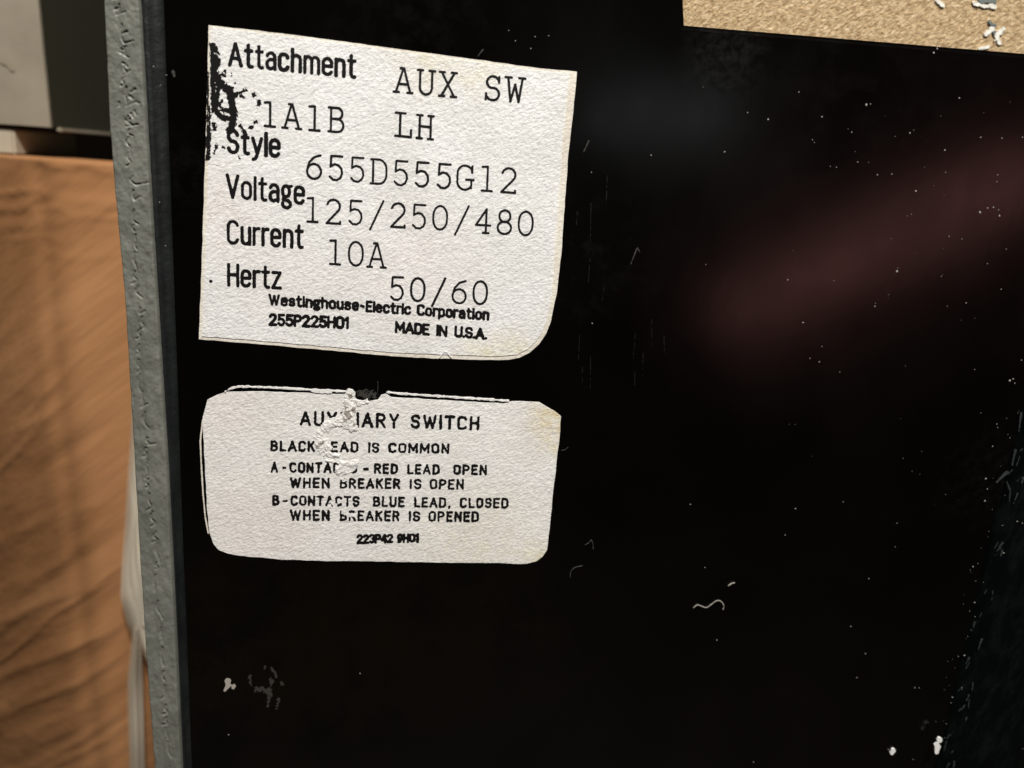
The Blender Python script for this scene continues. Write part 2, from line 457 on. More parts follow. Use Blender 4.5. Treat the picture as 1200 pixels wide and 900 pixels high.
# scuffs and chips on the black panel (sub-parts of it)
def scuff(mat, items, label=None, seed=3, amp=.8, size=2.2, h=.5, Y=-.00004, name='scuff_mark', parent=None, height=None):
    xs = [p[0] for it in items for p in it[0]]; ys = [p[1] for it in items for p in it[0]]
    fl = Field(min(xs) - 8, min(ys) - 8, max(xs) + 8, max(ys) + 8, h)
    for pts, r1, r2 in items: fl.stroke(pts, r1, r2)
    fl.rough(amp, size, seed)
    o = fl.mesh(name, mat, parent or panel, Y, height=height)
    if label: o['label'] = label
    return o
scuff(M_CHIP, [([(267, 798), (267, 804), (263.5, 809)], 3.6, 1.3), ([(274, 804), (273, 806)], 2.4, 1.8), ([(270, 803)], 1.6, 1.6)], 'pale chip below the lower label', amp=.5)
scuff(M_SCUFF, [([(293.5, 792), (293, 800), (295, 803)], 1.6, .7), ([(301, 808), (308, 808), (315, 811)], 3.0, 2.2), ([(311, 779), (310, 783)], 1.2, .6),
                ([(319, 784), (323, 790), (324, 795)], 1.6, .6), ([(318, 797), (318, 803)], 2.6, 1.5), ([(316, 809), (316, 818), (314, 827)], 2.4, 1.2),
                ([(327, 820), (324, 830)], 1.6, .8), ([(331, 801)], 2, 2)], 'grey scuff below the lower label', amp=2.8, size=1.6)
rs = random.Random(8)
for x0_, x1_, y0_, y1_, n_ in ((674, 712, 190, 440, 9), (738, 782, 290, 480, 5)):
    for _ in range(n_):
        x, y0 = rs.uniform(x0_, x1_), rs.uniform(y0_, y1_); L = rs.uniform(14, 46)
        scuff(M_SCUFF2, [([(x, y0), (x - 1 + rs.uniform(-2, 2), y0 + L)], .55, .2)], amp=.8, size=3, seed=rs.randrange(99))
for it in [([(690, 165), (684, 178)], .7, .5), ([(746, 292), (739, 310)], .9, .4), ([(747, 290), (750, 296)], .5, .3), ([(203, 84), (204, 89)], 2.0, 1.3),
                ([(566, 58), (560, 66)], .6, .3)]:
    scuff(M_SCUFF, [it], amp=.5)
rs = random.Random(5)
wear = []
for k in range(34):
    t = rs.random(); yy = 500 + 400 * t; xb = lerp_tab(rib, yy)
    x = xb + rs.uniform(6, 24)
    wear.append(([(x, yy), (x - rs.uniform(1, 5), yy + rs.uniform(3, 12))], rs.uniform(.4, 1.3), .3))
def on_rib(yoff): return yoff
fl = Field(1070, 470, 1230, 930, .6)
for pts, a_, b_ in wear: fl.stroke(pts, a_, b_)
fl.stroke([(1197, 484), (1194, 505)], 1.0, .6); fl.stroke([(1190, 528), (1186, 545)], 1.6, 1.0)
fl.stroke([(1180, 554), (1174, 559), (1168, 565)], 2.2, 1.0); fl.stroke([(1180, 565), (1184, 575), (1183, 588)], 1.0, .5)
fl.rough(.7, 2.5, 21)
def rib_h(xs, ys):
    out = []
    for x, y_ in zip(xs, ys):
        dx = x - lerp_tab(rib, y_)
        out.append(float(np.interp(dx, [-3, 0, 7, 16, 26, 42, 75], [0, .00005, .0007, .0015, .0020, .0023, .0024])))
    return np.array(out)
o = fl.mesh('scuff_mark', Mat('rib_wear', (.018, .024, .024), .7).m, ribo, -.00022, height=rib_h)
o['label'] = 'pale worn streaks along the rib'

# ------------------------------------------------------------------ lettering: pen strokes, caps one unit high
def arc(cx, cy, rx, ry, a0, a1, n=9):
    return [(cx + rx * math.cos(math.radians(a0 + (a1 - a0) * k / (n - 1))), cy + ry * math.sin(math.radians(a0 + (a1 - a0) * k / (n - 1)))) for k in range(n)]
def oval(w_, h_, ry=None, y=0):
    r_ = w_ / 2; ry = ry or r_ * 1.05
    p = arc(r_, y + h_ - ry, r_, ry, 0, 180) + arc(r_, y + ry, r_, ry, 180, 360)
    return p + [p[0]]
S_ = lambda h_, w_: [arc(w_ / 2, h_ * .755, w_ / 2, h_ * .245, 15, 250, 10) + arc(w_ / 2, h_ * .26, w_ / 2, h_ * .26, 75, -165, 12)]
XH = .74
SANS = {
 'A': (.5, [[(0, 0), (.25, 1), (.5, 0)], [(.1, .32), (.4, .32)]]),
 'B': (.42, [[(0, 0), (0, 1), (.18, 1)] + arc(.18, .77, .2, .23, 90, -90) + [(0, .54)], [(.18, .54)] + arc(.2, .27, .22, .27, 90, -90) + [(0, 0)]]),
 'C': (.42, [arc(.21, .78, .21, .22, 15, 180) + arc(.21, .22, .21, .22, 180, 345)]),
 'D': (.42, [[(0, 0), (0, 1), (.18, 1)] + arc(.18, .75, .24, .25, 90, 0) + arc(.18, .25, .24, .25, 0, -90) + [(0, 0)]]),
 'E': (.36, [[(.36, 1), (0, 1), (0, 0), (.36, 0)], [(0, .53), (.3, .53)]]),
 'H': (.42, [[(0, 0), (0, 1)], [(.42, 0), (.42, 1)], [(0, .52), (.42, .52)]]),
 'I': (0, [[(0, 0), (0, 1)]]),
 'K': (.42, [[(0, 0), (0, 1)], [(.4, 1), (0, .42)], [(.15, .6), (.42, 0)]]),
 'L': (.34, [[(0, 1), (0, 0), (.34, 0)]]),
 'M': (.54, [[(0, 0), (0, 1), (.27, .25), (.54, 1), (.54, 0)]]),
 'N': (.42, [[(0, 0), (0, 1), (.42, 0), (.42, 1)]]),
 'O': (.42, [oval(.42, 1)]),
 'P': (.4, [[(0, 0), (0, 1), (.18, 1)] + arc(.18, .73, .22, .27, 90, -90) + [(0, .46)]]),
 'R': (.42, [[(0, 0), (0, 1), (.18, 1)] + arc(.18, .74, .22, .26, 90, -90) + [(0, .48)], [(.2, .48), (.42, 0)]]),
 'S': (.4, S_(1, .4)),
 'T': (.44, [[(0, 1), (.44, 1)], [(.22, 1), (.22, 0)]]),
 'U': (.42, [[(0, 1)] + arc(.21, .23, .21, .23, 180, 360) + [(.42, 1)]]),
 'V': (.46, [[(0, 1), (.23, 0), (.46, 1)]]),
 'W': (.66, [[(0, 1), (.165, 0), (.33, .9), (.495, 0), (.66, 1)]]),
 'X': (.44, [[(0, 1), (.44, 0)], [(.44, 1), (0, 0)]]),
 'Y': (.44, [[(0, 1), (.22, .46), (.44, 1)], [(.22, .46), (.22, 0)]]),
 'a': (.35, [arc(.18, .54, .17, .2, 160, 0) + [(.35, 0)], [(.35, .43), (.17, .43)] + arc(.17, .215, .17, .215, 90, 270) + [(.35, .1)]]),
 'c': (.36, [arc(.18, .54, .18, .2, 15, 180) + arc(.18, .2, .18, .2, 180, 345)]),
 'e': (.36, [[(0, .39), (.36, .39)] + arc(.18, .54, .18, .2, 0, 180) + arc(.18, .2, .18, .2, 180, 335)]),
 'g': (.36, [oval(.30, .5, .2, .24), [(.26, .70), (.38, .74)], [(.06, .26), (.04, .1), (.26, .07)] + arc(.18, -.1, .18, .16, 60, -200)]),
 'h': (.34, [[(0, 0), (0, 1)], [(0, .48)] + arc(.17, .55, .17, .19, 180, 0) + [(.34, 0)]]),
 'i': (0, [[(0, 0), (0, .74)], [(0, .97), (0, 1)]]),
 'l': (0, [[(0, 0), (0, 1)]]),
 'm': (.6, [[(0, 0), (0, XH)], [(0, .5)] + arc(.15, .56, .15, .18, 180, 0) + [(.3, 0)], [(.3, .5)] + arc(.45, .56, .15, .18, 180, 0) + [(.6, 0)]]),
 'n': (.34, [[(0, 0), (0, XH)], [(0, .48)] + arc(.17, .55, .17, .19, 180, 0) + [(.34, 0)]]),
 'o': (.36, [oval(.36, XH, .2)]),
 'p': (.36, [[(0, -.25), (0, XH)], oval(.36, XH, .2)]),
 'r': (.2, [[(0, 0), (0, XH)], [(0, .46)] + arc(.18, .55, .18, .19, 180, 75)]),
 's': (.33, S_(XH, .33)),
 't': (.26, [[(.11, .98)] + arc(.23, .15, .12, .15, 180, 290), [(0, XH), (.26, XH)]]),
 'u': (.34, [[(0, XH)] + arc(.17, .2, .17, .2, 180, 360) + [(.34, XH)], [(.34, XH), (.34, 0)]]),
 'y': (.38, [[(0, XH), (.2, .05)], [(.38, XH), (.2, .02), (.13, -.18), (.02, -.23)]]),
 'z': (.35, [[(0, XH), (.34, XH), (0, 0), (.36, 0)]]),
 '0': (.42, [oval(.42, 1)]), '1': (.15, [[(0, .8), (.15, 1), (.15, 0)]]),
 '2': (.42, [arc(.2, .75, .2, .25, 165, -35) + [(0, 0), (.42, 0)]]),
 '3': (.4, [arc(.19, .77, .19, .23, 150, -80) + arc(.19, .27, .21, .27, 80, -150)]),
 '4': (.42, [[(.31, 0), (.31, 1), (0, .3), (.42, .3)]]),
 '5': (.4, [[(.38, 1), (.06, 1), (.03, .55)] + arc(.19, .32, .21, .31, 125, -150)]),
 '9': (.4, [oval(.4, .56, .22, .44), [(.4, .7), (.38, .3), (.2, 0), (.08, .02)]]),
 '-': (.3, [[(0, .42), (.3, .42)]]), '.': (0, [[(0, .03)]]), ',': (.06, [[(.06, .04), (0, -.13)]]),
}
TYPED = {  # typewriter slab letters, centred on x = 0
 'A': [[(-.3, 0), (-.01, 1), (.02, 1), (.3, 0)], [(-.19, .34), (.19, .34)], [(-.39, 0), (-.18, 0)], [(.18, 0), (.39, 0)], [(-.12, 1), (.02, 1)]],
 'U': [[(-.25, 1)] + arc(0, .27, .25, .27, 180, 360) + [(.25, 1)], [(-.36, 1), (-.13, 1)], [(.13, 1), (.36, 1)]],
 'X': [[(-.27, 1), (.27, 0)], [(.27, 1), (-.27, 0)], [(-.36, 1), (-.14, 1)], [(.14, 1), (.36, 1)], [(-.36, 0), (-.14, 0)], [(.14, 0), (.36, 0)]],
 'S': [arc(0, .75, .25, .25, 25, 250, 10) + arc(0, .26, .27, .26, 75, -160, 12), [(.25, .98), (.25, .76)], [(-.28, .02), (-.27, .26)]],
 'W': [[(-.3, 1), (-.17, 0), (0, .72), (.17, 0), (.3, 1)], [(-.41, 1), (-.16, 1)], [(.16, 1), (.41, 1)]],
 'B': [[(-.22, 0), (-.22, 1)], [(-.32, 1), (.05, 1)] + arc(.05, .77, .2, .23, 90, -90) + [(-.22, .54)], [(.05, .54)] + arc(.05, .27, .25, .27, 90, -90) + [(-.32, 0)]],
 'L': [[(-.14, 1), (-.14, 0)], [(-.34, 1), (.08, 1)], [(-.34, 0), (.34, 0), (.34, .3)]],
 'H': [[(-.24, 0), (-.24, 1)], [(.24, 0), (.24, 1)], [(-.24, .52), (.24, .52)]] + [[(s * .24 - .11, y_), (s * .24 + .11, y_)] for s in (-1, 1) for y_ in (0, 1)],
 'D': [[(-.24, 0), (-.24, 1)], [(-.33, 1), (.0, 1)] + arc(0, .6, .31, .4, 90, 0) + arc(0, .4, .31, .4, 0, -90) + [(-.33, 0)]],
 'G': [arc(0, .68, .31, .32, 30, 180) + arc(0, .32, .31, .32, 180, 330), [(.29, .98), (.29, .72)], [(.05, .42), (.36, .42)], [(.27, .42), (.27, .08)]],
 '0': [oval(.58, 1, .42)], '1': [[(-.2, .98), (.02, 1), (.02, 0)], [(-.2, 0), (.22, 0)]],
 '2': [arc(0, .72, .27, .28, 165, -30) + [(-.28, .0), (.29, 0), (.29, .08)]],
 '4': [[(.12, 0), (.12, 1), (-.3, .32), (.3, .32)], [(0, 0), (.24, 0)]],
 '5': [[(.26, 1), (-.19, 1), (-.21, .56)] + arc(-.01, .33, .28, .33, 130, -145)],
 '6': [[(.26, .99), (.0, .9), (-.2, .68), (-.29, .36)] + arc(0, .31, .29, .31, 180, 540, 16)],
 '8': [[(x - .23, y_) for x, y_ in oval(.46, .5, .24, .5)], [(x - .28, y_) for x, y_ in oval(.56, .52, .25)]],
 '/': [[(-.26, -.16), (.27, 1.06)]],
}
TYPED['0'] = [[(x - .29, y_) for x, y_ in TYPED['0'][0]]]
def lean(x): return -(x - 300) * .00016

def words_field(words, r, rough=.35, seed=1, h=.42, gap=.2):
    """words: (text, x0, x1, baseline y at x0, at x1, cap height); extents include the pen"""
    xs0 = min(w_[1] for w_ in words) - 6; xs1 = max(w_[2] for w_ in words) + 6
    y0 = min(min(w_[3], w_[4]) - w_[5] for w_ in words) - 7; y1 = max(max(w_[3], w_[4]) + w_[5] * .35 for w_ in words) + 6
    fl = Field(xs0, y0, xs1, y1, h)
    rs_ = random.Random(seed)
    for text, x0, x1, b0, b1, cap in words:
        x0, x1 = x0 + r, x1 - r; b0, b1, ch = b0 - r, b1 - r, cap - 2 * r
        tot = sum(SANS[c][0] for c in text) + gap * (len(text) - 1) * 1.0
        sc = (x1 - x0) / max(tot, .01) if len(text) > 1 or SANS[text][0] else ch
        cur = 0
        for c in text:
            wd, strokes = SANS[c]
            rr = r * rs_.uniform(.92, 1.1)
            for s_ in strokes:
                pts = []
                for gx, gy in s_:
                    X = x0 + (cur + gx) * sc; base = b0 + (b1 - b0) * (X - x0) / max(x1 - x0, 1)
                    pts.append((X - lean(X) * gy * ch, base - gy * ch))
                fl.stroke(pts, rr)
            cur += wd + gap
    fl.rough(rough, 2.0, seed)
    return fl
def typed_field(text, xa, xb, ba, bb, cap, r=1.05, seed=1, wide=1.0):
    """xa, xb: centres of the first and last character"""
    fl = Field(xa - 20, min(ba, bb) - cap - 8, xb + 20, max(ba, bb) + 14, .42)
    rs_ = random.Random(seed); n = len(text) - 1
    for k, c in enumerate(text):
        if c == ' ': continue
        X0 = xa + (xb - xa) * k / n + rs_.uniform(-.4, .4); B = ba + (bb - ba) * k / n + rs_.uniform(-.4, .4)
        sl = (bb - ba) / (xb - xa); ch = cap - 2 * r
        for s_ in TYPED[c]:
            pts = []
            for gx, gy in s_:
                X = X0 + gx * ch * wide; pts.append((X - lean(X) * gy * ch, B - r - gy * ch + sl * (X - X0)))
            fl.stroke(pts, r * rs_.uniform(.92, 1.08))
    fl.rough(.28, 2.2, seed)
    return fl

# ------------------------------------------------------------------ upper label
Y_BACK, Y_FACE, Y_INK = -.00012, -.00020, -.000222
out1 = [(244.5, 29.5), (330, 39), (460, 56.5), (560, 70), (632, 80), (676, 84), (672, 130), (666, 180), (658, 297), (652.5, 344), (645.5, 377),
        (640, 391), (632, 403), (621, 413), (609, 419), (597, 421.5), (584.5, 422), (515, 420.3), (460, 417.5), (370, 409), (300, 403), (233, 397.5), (237, 290), (240, 200), (242.5, 110)]
lab1 = poly_sheet('paper_label', wobble(out1, 9, .35, 1), Y_BACK, .00011, M_BACK, brk)
tag(lab1, 'larger white rating label with typed values, upper of the two')
face1 = [(247, 32), (330, 41.5), (460, 59), (560, 73), (632, 83), (667.5, 86.5), (663, 130), (658, 180), (650, 297), (646.5, 344), (640.5, 376),
         (635, 390), (628, 400), (618, 409.5), (606, 415.5), (584, 417.5), (515, 415.5), (460, 413), (370, 405), (300, 399), (236.5, 394), (241, 290), (244, 200), (246, 110)]
poly_sheet('face_sheet', wobble(face1, 8, .5, 2), Y_FACE, .00008, M_PAPER1, lab1)
B1 = [('Attachment', 267, 417.5, 78, 92.5, 29.5, 2.2), ('Style', 265.5, 329, 180.5, 185.5, 30, 2.3), ('Voltage', 264.5, 357.5, 232.5, 240.5, 29.5, 2.0),
      ('Current', 265.5, 356, 286.5, 292, 29.5, 2.05), ('Hertz', 266, 330.5, 336, 339.5, 28, 2.0)]
for k, (t, x0, x1, b0, b1, cap, r) in enumerate(B1):
    words_field([(t, x0, x1, b0, b1, cap)], r, .45, 40 + k, gap=.2).mesh('printed_word', M_INK, lab1, Y_INK)
words_field([('Westinghouse', 314.5, 421, 358, 364.6, 14), ('-', 421.5, 427.5, 364, 365, 13), ('Electric', 428.2, 482, 366, 369.5, 14), ('Corporation', 488.2, 573.5, 370, 376, 14)], 1.62, .5, 51, .36, gap=.22).mesh('printed_line', M_INK, lab1, Y_INK)
words_field([('255P225H01', 314.5, 409, 382, 386, 15.2), ('MADE', 462.5, 503.8, 390.4, 393.5, 14.4), ('IN', 510.8, 524.5, 394.2, 395.4, 14), ('U.S.A.', 532, 571, 395.6, 398.6, 14.2)], 1.75, .5, 52, .36, gap=.17).mesh('printed_line', M_INK, lab1, Y_INK)
for k, a_ in enumerate([('AUX SW', 472.5, 603, 109.5, 121, 31), ('1A1B', 316, 394, 149.3, 156, 31), ('LH', 472, 497.5, 161.5, 164, 30), ('655D555G12', 368, 595, 211, 227, 31),
                        ('125/250/480', 366, 615.5, 261, 277, 30.5), ('10A', 392.5, 441, 311, 314, 30.5), ('50/60', 465, 562, 353, 358, 29.5)]):
    typed_field(*a_, seed=60 + k, r=1.48 if k < 3 else 1.34).mesh('typed_line', M_TYPE, lab1, Y_INK - .00001)
# black smear at the left edge
sm = Field(238, 40, 312, 195, .4)
zx = lambda p: (235 + p[0] / 5.62, 40 + p[1] / 5.62)
for pts, r1, r2 in [([(78, 70), (80, 160), (82, 330), (84, 500)], 12, 12), ([(85, 80), (122, 130)], 10, 7), ([(100, 150), (112, 190), (95, 215)], 15, 18),
                    ([(88, 250), (130, 330), (190, 372), (205, 450), (220, 525), (212, 590), (192, 630)], 20, 17), ([(120, 350), (103, 430), (100, 500), (140, 550), (200, 560)], 12, 14),
                    ([(150, 500), (220, 512)], 11, 13), ([(140, 440), (125, 475)], 6, 7), ([(190, 380), (240, 392), (298, 368)], 9, 5), ([(238, 402)], 9, 9), ([(150, 345), (205, 352)], 13, 10),
                    ([(160, 240)], 8, 8), ([(142, 264), (162, 275)], 7, 7), ([(205, 270)], 5, 5), ([(155, 320)], 7, 7), ([(228, 322)], 6, 6), ([(265, 405), (290, 420)], 6, 5), ([(345, 388), (355, 405)], 7, 7),
                    ([(382, 440), (385, 462)], 8, 7), ([(360, 582)], 9, 9), ([(328, 618), (343, 612)], 8, 8), ([(365, 515)], 4, 4), ([(84, 590), (94, 625)], 10, 9), ([(103, 738), (100, 755), (88, 785)], 10, 3),
                    ([(145, 742), (160, 748)], 6, 5), ([(252, 812)], 6, 6), ([(50, 250), (46, 560), (44, 820)], 3, 6), ([(60, 480), (55, 820)], 6, 7), ([(262, 600), (300, 660)], 7, 9)]:
    sm.stroke([zx(p) for p in pts], r1 / 5.62 * 1.35 + .15, r2 / 5.62 * 1.35 + .15)
sm.rough(2.1, 1.9, 71); sm.rough(1.2, .9, 73)
o = sm.mesh('ink_smear', M_INK, lab1, Y_INK - .000006); o['label'] = 'black smear at the left edge of the label'
o = scuff(M_INK, [([(247, 329.5)], 2.0, 2.0)], seed=72, amp=.3, Y=Y_INK, name='ink_dot', parent=lab1)

# ------------------------------------------------------------------ lower label
out2 = [(267, 459), (300, 459), (366, 461), (404, 462), (411, 460), (414, 459), (416.7, 469), (421, 470.5), (427, 469.2), (432, 470.6), (438, 469.3), (442.7, 468.6), (446.7, 463), (453, 461.5), (458, 465.5),
        (520, 469), (590, 473), (600, 470.5), (620, 471), (632, 471.5), (640, 476.5), (650, 482), (657.5, 488), (655, 520), (649, 568), (645, 610), (641, 644.5), (636, 652), (629, 657.5), (618, 660.5),
        (609, 661), (583, 659.5), (500, 659), (450, 658), (390, 657.5), (335, 656), (279, 651), (267, 648.5), (256, 644.5), (250, 637), (245.5, 624), (242.5, 597), (240, 540), (238, 505), (237.5, 489), (243, 468.5), (254, 463)]
lab2 = poly_sheet('paper_label', wobble(out2, 7, .4, 5), Y_FACE, .00019, M_PAPER2, brk)
tag(lab2, 'smaller white wiring label with torn top edge, lower of the two')
pe = Field(225, 445, 610, 640, .45)
pe.stroke([(264, 459), (270, 455.5), (277, 453.6), (290, 453.4), (330, 455), (366, 457.2), (404, 458.8), (412, 459)], .75, .9)
pe.stroke([(366, 458), (372, 459.5), (388, 459.8)], 1.3, 1.0)
pe.stroke([(453, 460), (470, 461.6), (520, 465), (560, 467.5), (596, 470)], .85, .95)
pe.rough(.95, 3.4, 81)
pe.mesh('peeled_edge', M_PAPER2, lab2, Y_FACE - .00012, thick=.0003)
pe = Field(225, 480, 260, 640, .45)
pe.stroke([(237.5, 492), (234.8, 517), (235.6, 540), (238, 580), (240.5, 606), (244, 625)], .9, .7)
pe.rough(.4, 3.0, 82)
pe.mesh('peeled_edge', M_BACK, lab2, Y_FACE + .00005, thick=.0001)
# torn patch
zt = lambda p: (340 + p[0] / 7.5, 445 + p[1] / 7.5)
TEAR = [([(520, 130), (525, 230), (510, 330), (560, 420)], 46, 44), ([(520, 330), (420, 365), (330, 405), (265, 455), (250, 520), (255, 590)], 46, 34),
        ([(250, 600), (330, 655), (425, 668)], 24, 14), ([(290, 545), (325, 590)], 38, 36), ([(430, 392), (545, 402)], 28, 34), ([(440, 742), (520, 745)], 26, 26), ([(440, 790), (490, 800), (560, 745)], 46, 34), ([(320, 715), (430, 735)], 10, 16), ([(600, 200), (680, 200)], 20, 14)]
def tear_field(x0, y0, x1, y1, h, grow=0.0):
    t_ = Field(x0, y0, x1, y1, h)
    for pts, r1, r2 in TEAR: t_.stroke([zt(p) for p in pts], r1 / 7.5 + grow, r2 / 7.5 + grow)
    t_.rough(3.2, 5.0, 90); t_.rough(1.2, 1.6, 91)
    return t_
W2 = [[('AUXILIARY', 351, 467.8, 499.2, 502.3, 18), ('SWITCH', 481, 561.8, 502.3, 504.6, 17)],
      [('BLACK', 316.8, 369.6, 529, 529.8, 13.2), ('LEAD', 377.5, 420.2, 529.9, 530.5, 13), ('IS', 431.2, 444.6, 530.7, 531, 12.5), ('COMMON', 455, 526.6, 531, 532, 12.4)],
      [('A', 317, 326, 554, 554.1, 13.2), ('-', 330.8, 336, 554, 554, 13), ('CONTACTS', 339, 418.8, 554.2, 555, 13), ('-', 425, 432.2, 555.2, 555.3, 12.6), ('RED', 438, 466.3, 555.4, 555.8, 12.6), ('LEAD', 477, 515.2, 556, 556.4, 12.4), ('OPEN', 531, 570.6, 556.5, 557, 12.4)],
      [('WHEN', 339.6, 386.4, 572.2, 572.6, 13), ('BREAKER', 398.2, 469.3, 572.8, 573.2, 12.8), ('IS', 479.8, 494, 573.3, 573.5, 12.6), ('OPEN', 503.3, 543.6, 573.6, 574, 12.6)],
      [('B', 319, 327.4, 592.4, 592.5, 12.8), ('-', 331, 337.2, 592.5, 592.6, 12.6), ('CONTACTS', 340.4, 421.4, 592.8, 593.8, 12.6), ('-', 427, 432, 593.8, 593.9, 12), ('BLUE', 437, 474.3, 594, 594.6, 12.6), ('LEAD', 485, 522.8, 594.8, 595.2, 12.4), (',', 525, 528, 595.4, 595.4, 12), ('CLOSED', 538.5, 595.8, 595.4, 596, 12.6)],
      [('WHEN', 339.6, 386.4, 610.2, 610.4, 13), ('BREAKER', 398, 468.4, 610.6, 611.2, 12.8), ('IS', 478.8, 492.4, 611.2, 611.4, 12.6), ('OPENED', 502, 561.2, 611.4, 611.8, 12.6)],
      [('223P42', 417.6, 461, 637.6, 636.8, 11.6), ('9H01', 464.6, 491, 636.6, 636, 11.2)]]
for k, ws in enumerate(W2):
    r = (1.7, 1.45, 1.45, 1.42, 1.42, 1.42, 1.6)[k]
    fl = words_field(ws, r, .8, 100 + k, .36, gap=.3 if k < 6 else .2)
    tf = tear_field(fl.x0, fl.y0, fl.x0 + fl.h * (fl.nx - 2) + fl.h * .5, fl.y0 + fl.h * (fl.ny - 2) + fl.h * .5, fl.h, .3)
    ny, nx = min(fl.ny, tf.ny), min(fl.nx, tf.nx)
    fl.F[:ny, :nx] = np.maximum(fl.F[:ny, :nx], -tf.F[:ny, :nx])
    if k in (4, 5):   # rubbed print around the middle of these lines
        rub = Field(fl.x0, fl.y0, fl.x0 + fl.h * (fl.nx - 2) + fl.h * .5, fl.y0 + fl.h * (fl.ny - 2) + fl.h * .5, fl.h)
        for p in ([(388, 588), (393, 591)], [(429, 588)], [(402, 600), (412, 604), (416, 603)]): rub.stroke(p, 2.2, 2.0)
        rub.rough(1.6, 1.8, 130); ny, nx = min(fl.ny, rub.ny), min(fl.nx, rub.nx)
        fl.F[:ny, :nx] = np.maximum(fl.F[:ny, :nx], -rub.F[:ny, :nx])
    if k == 3:
        rub = Field(fl.x0, fl.y0, fl.x0 + fl.h * (fl.nx - 2) + fl.h * .5, fl.y0 + fl.h * (fl.ny - 2) + fl.h * .5, fl.h)
        rub.stroke([(396, 560), (405, 562)], 2.0, 1.6); rub.rough(.8, 2, 131); ny, nx = min(fl.ny, rub.ny), min(fl.nx, rub.nx)
        fl.F[:ny, :nx] = np.maximum(fl.F[:ny, :nx], -rub.F[:ny, :nx])
    fl.mesh('printed_line', M_INK, lab2, Y_INK)
tf = tear_field(360, 455, 450, 565, .5)
def tear_h(xs, ys):
    jj = np.clip(((ys - tf.y0) / tf.h).astype(int), 0, tf.ny - 1); ii = np.clip(((xs - tf.x0) / tf.h).astype(int), 0, tf.nx - 1)
    d = np.clip(-tf.F[jj, ii] / 2.2, 0, 1)
    a1 = 1 - np.abs(2 * fbm((xs + ys * .7) / 13.0, (ys - xs * .8) / 10.0, 95, 2) - 1)
    a2 = 1 - np.abs(2 * fbm((xs - ys * .6) / 6.0 + 9, (ys + xs * .5) / 6.0, 98, 2) - 1)
    fine = fbm(xs / 1.6, ys / 1.6, 97)
    return .00002 + d * (.00020 * (a1 - .66) + .00011 * (a2 - .6) + .00009 * (fine - .45))
tp = tf.mesh('torn_patch', M_PAPER2, lab2, Y_FACE - .00004, thick=.00006, height=tear_h, smooth=True)
tp['label'] = 'torn and roughed up paper near the top of the label'
o = scuff(Mat('glue_residue', (.30, .265, .235), .8).m, [([zt((500, 290)), zt((520, 330))], 3.4, 2.4), ([zt((490, 250))], 2.6, 2.6), ([zt((555, 250)), zt((560, 285))], 2, 1.4), ([zt((530, 140)), zt((535, 170))], 2.6, 1.6),
        ([zt((240, 590)), zt((285, 550))], 1.5, 1.5), ([zt((480, 350))], 2, 2), ([zt((560, 395))], 1.2, 1.2)], seed=96, amp=3.0, size=1.3, h=.35, height=tear_h, Y=Y_FACE - .00006, name='glue_residue', parent=lab2)
o['label'] = 'brownish glue showing through the tear'
o = scuff(M_SCUFF, [([zt((620, 120)), zt((690, 150))], 3.5, 3.0), ([zt((700, 120)), zt((740, 130))], 3, 3), ([zt((660, 100))], 2, 2)], seed=98, amp=5.0, size=1.3, h=.35, Y=-.00006, name='glue_residue', parent=lab2)
# small triangular nick on the upper label
nk = Field(510, 405, 535, 425, .35); nk.stroke([(515, 419), (520, 412), (524, 413), (529, 419)], .7, .6); nk.rough(.3, 2, 99)
nk.mesh('lifted_flake', M_PAPER1, lab1, Y_FACE - .00006, thick=.00006)

# ------------------------------------------------------------------ dust and lint resting on the panel
def tube(name, pts, r, mat):
    bm = bmesh.new(); rings = []
    P = [Vector(p) for p in pts]
    for k, p in enumerate(P):
        t = (P[min(k + 1, len(P) - 1)] - P[max(k - 1, 0)]).normalized()
        u = t.cross(Vector((0, 1, 0))).normalized(); v = t.cross(u)
        rr = r * (.55 if k in (0, len(P) - 1) else 1)
        rings.append([bm.verts.new(p + (u * math.cos(q * math.pi / 3) + v * math.sin(q * math.pi / 3)) * rr) for q in range(6)])
    for a_, b_ in zip(rings, rings[1:]):
        for q in range(6): bm.faces.new((a_[q], a_[(q + 1) % 6], b_[(q + 1) % 6], b_[q]))
    bm.faces.new(rings[0]); bm.faces.new(rings[-1][::-1])
    bmesh.ops.recalc_face_normals(bm, faces=bm.faces)
    me = bpy.data.meshes.new(name); bm.to_mesh(me); bm.free()
    return link(name, me, mat, None, True)
def fibre(pts, r, label, lift=.00012, mat=M_LINT):
    sp = smooth_path(pts)
    o = tube('lint_fibre', [at(x, y_, -r - lift * abs(math.sin(k * .6))) for k, (x, y_) in enumerate(sp)], r, mat)
    tag(o, label, 'lint', 'lint fibres on the black panel')
fibre([(812, 713), (817, 709), (822, 710.5), (828, 712), (834, 708), (840, 704), (845, 705), (848, 710), (847, 715)], .00012, 'wavy pale lint fibre on the lower middle of the black panel')
fibre([(853, 687), (857, 684), (861, 683)], .00016, 'short thick lint crumb just above the wavy fibre')
fibre([(685, 639), (690, 636), (693, 633), (695, 639), (695, 645)], .00008, 'small hooked lint fibre right of the lower label', mat=M_SCUFF)
fibre([(668, 678), (669, 670), (674, 665), (683, 663)], .00008, 'curved lint fibre lying lowest beside the lower label', mat=M_SCUFF)
fibre([(657, 528), (662, 527), (666, 524)], .00005, 'thin lint hair sticking out from the right edge of the lower label', mat=M_SCUFF)
fibre([(442, 462), (443, 452), (442.5, 447)], .00005, 'fine upright lint hair at the torn top edge of the lower label', mat=M_SCUFF)
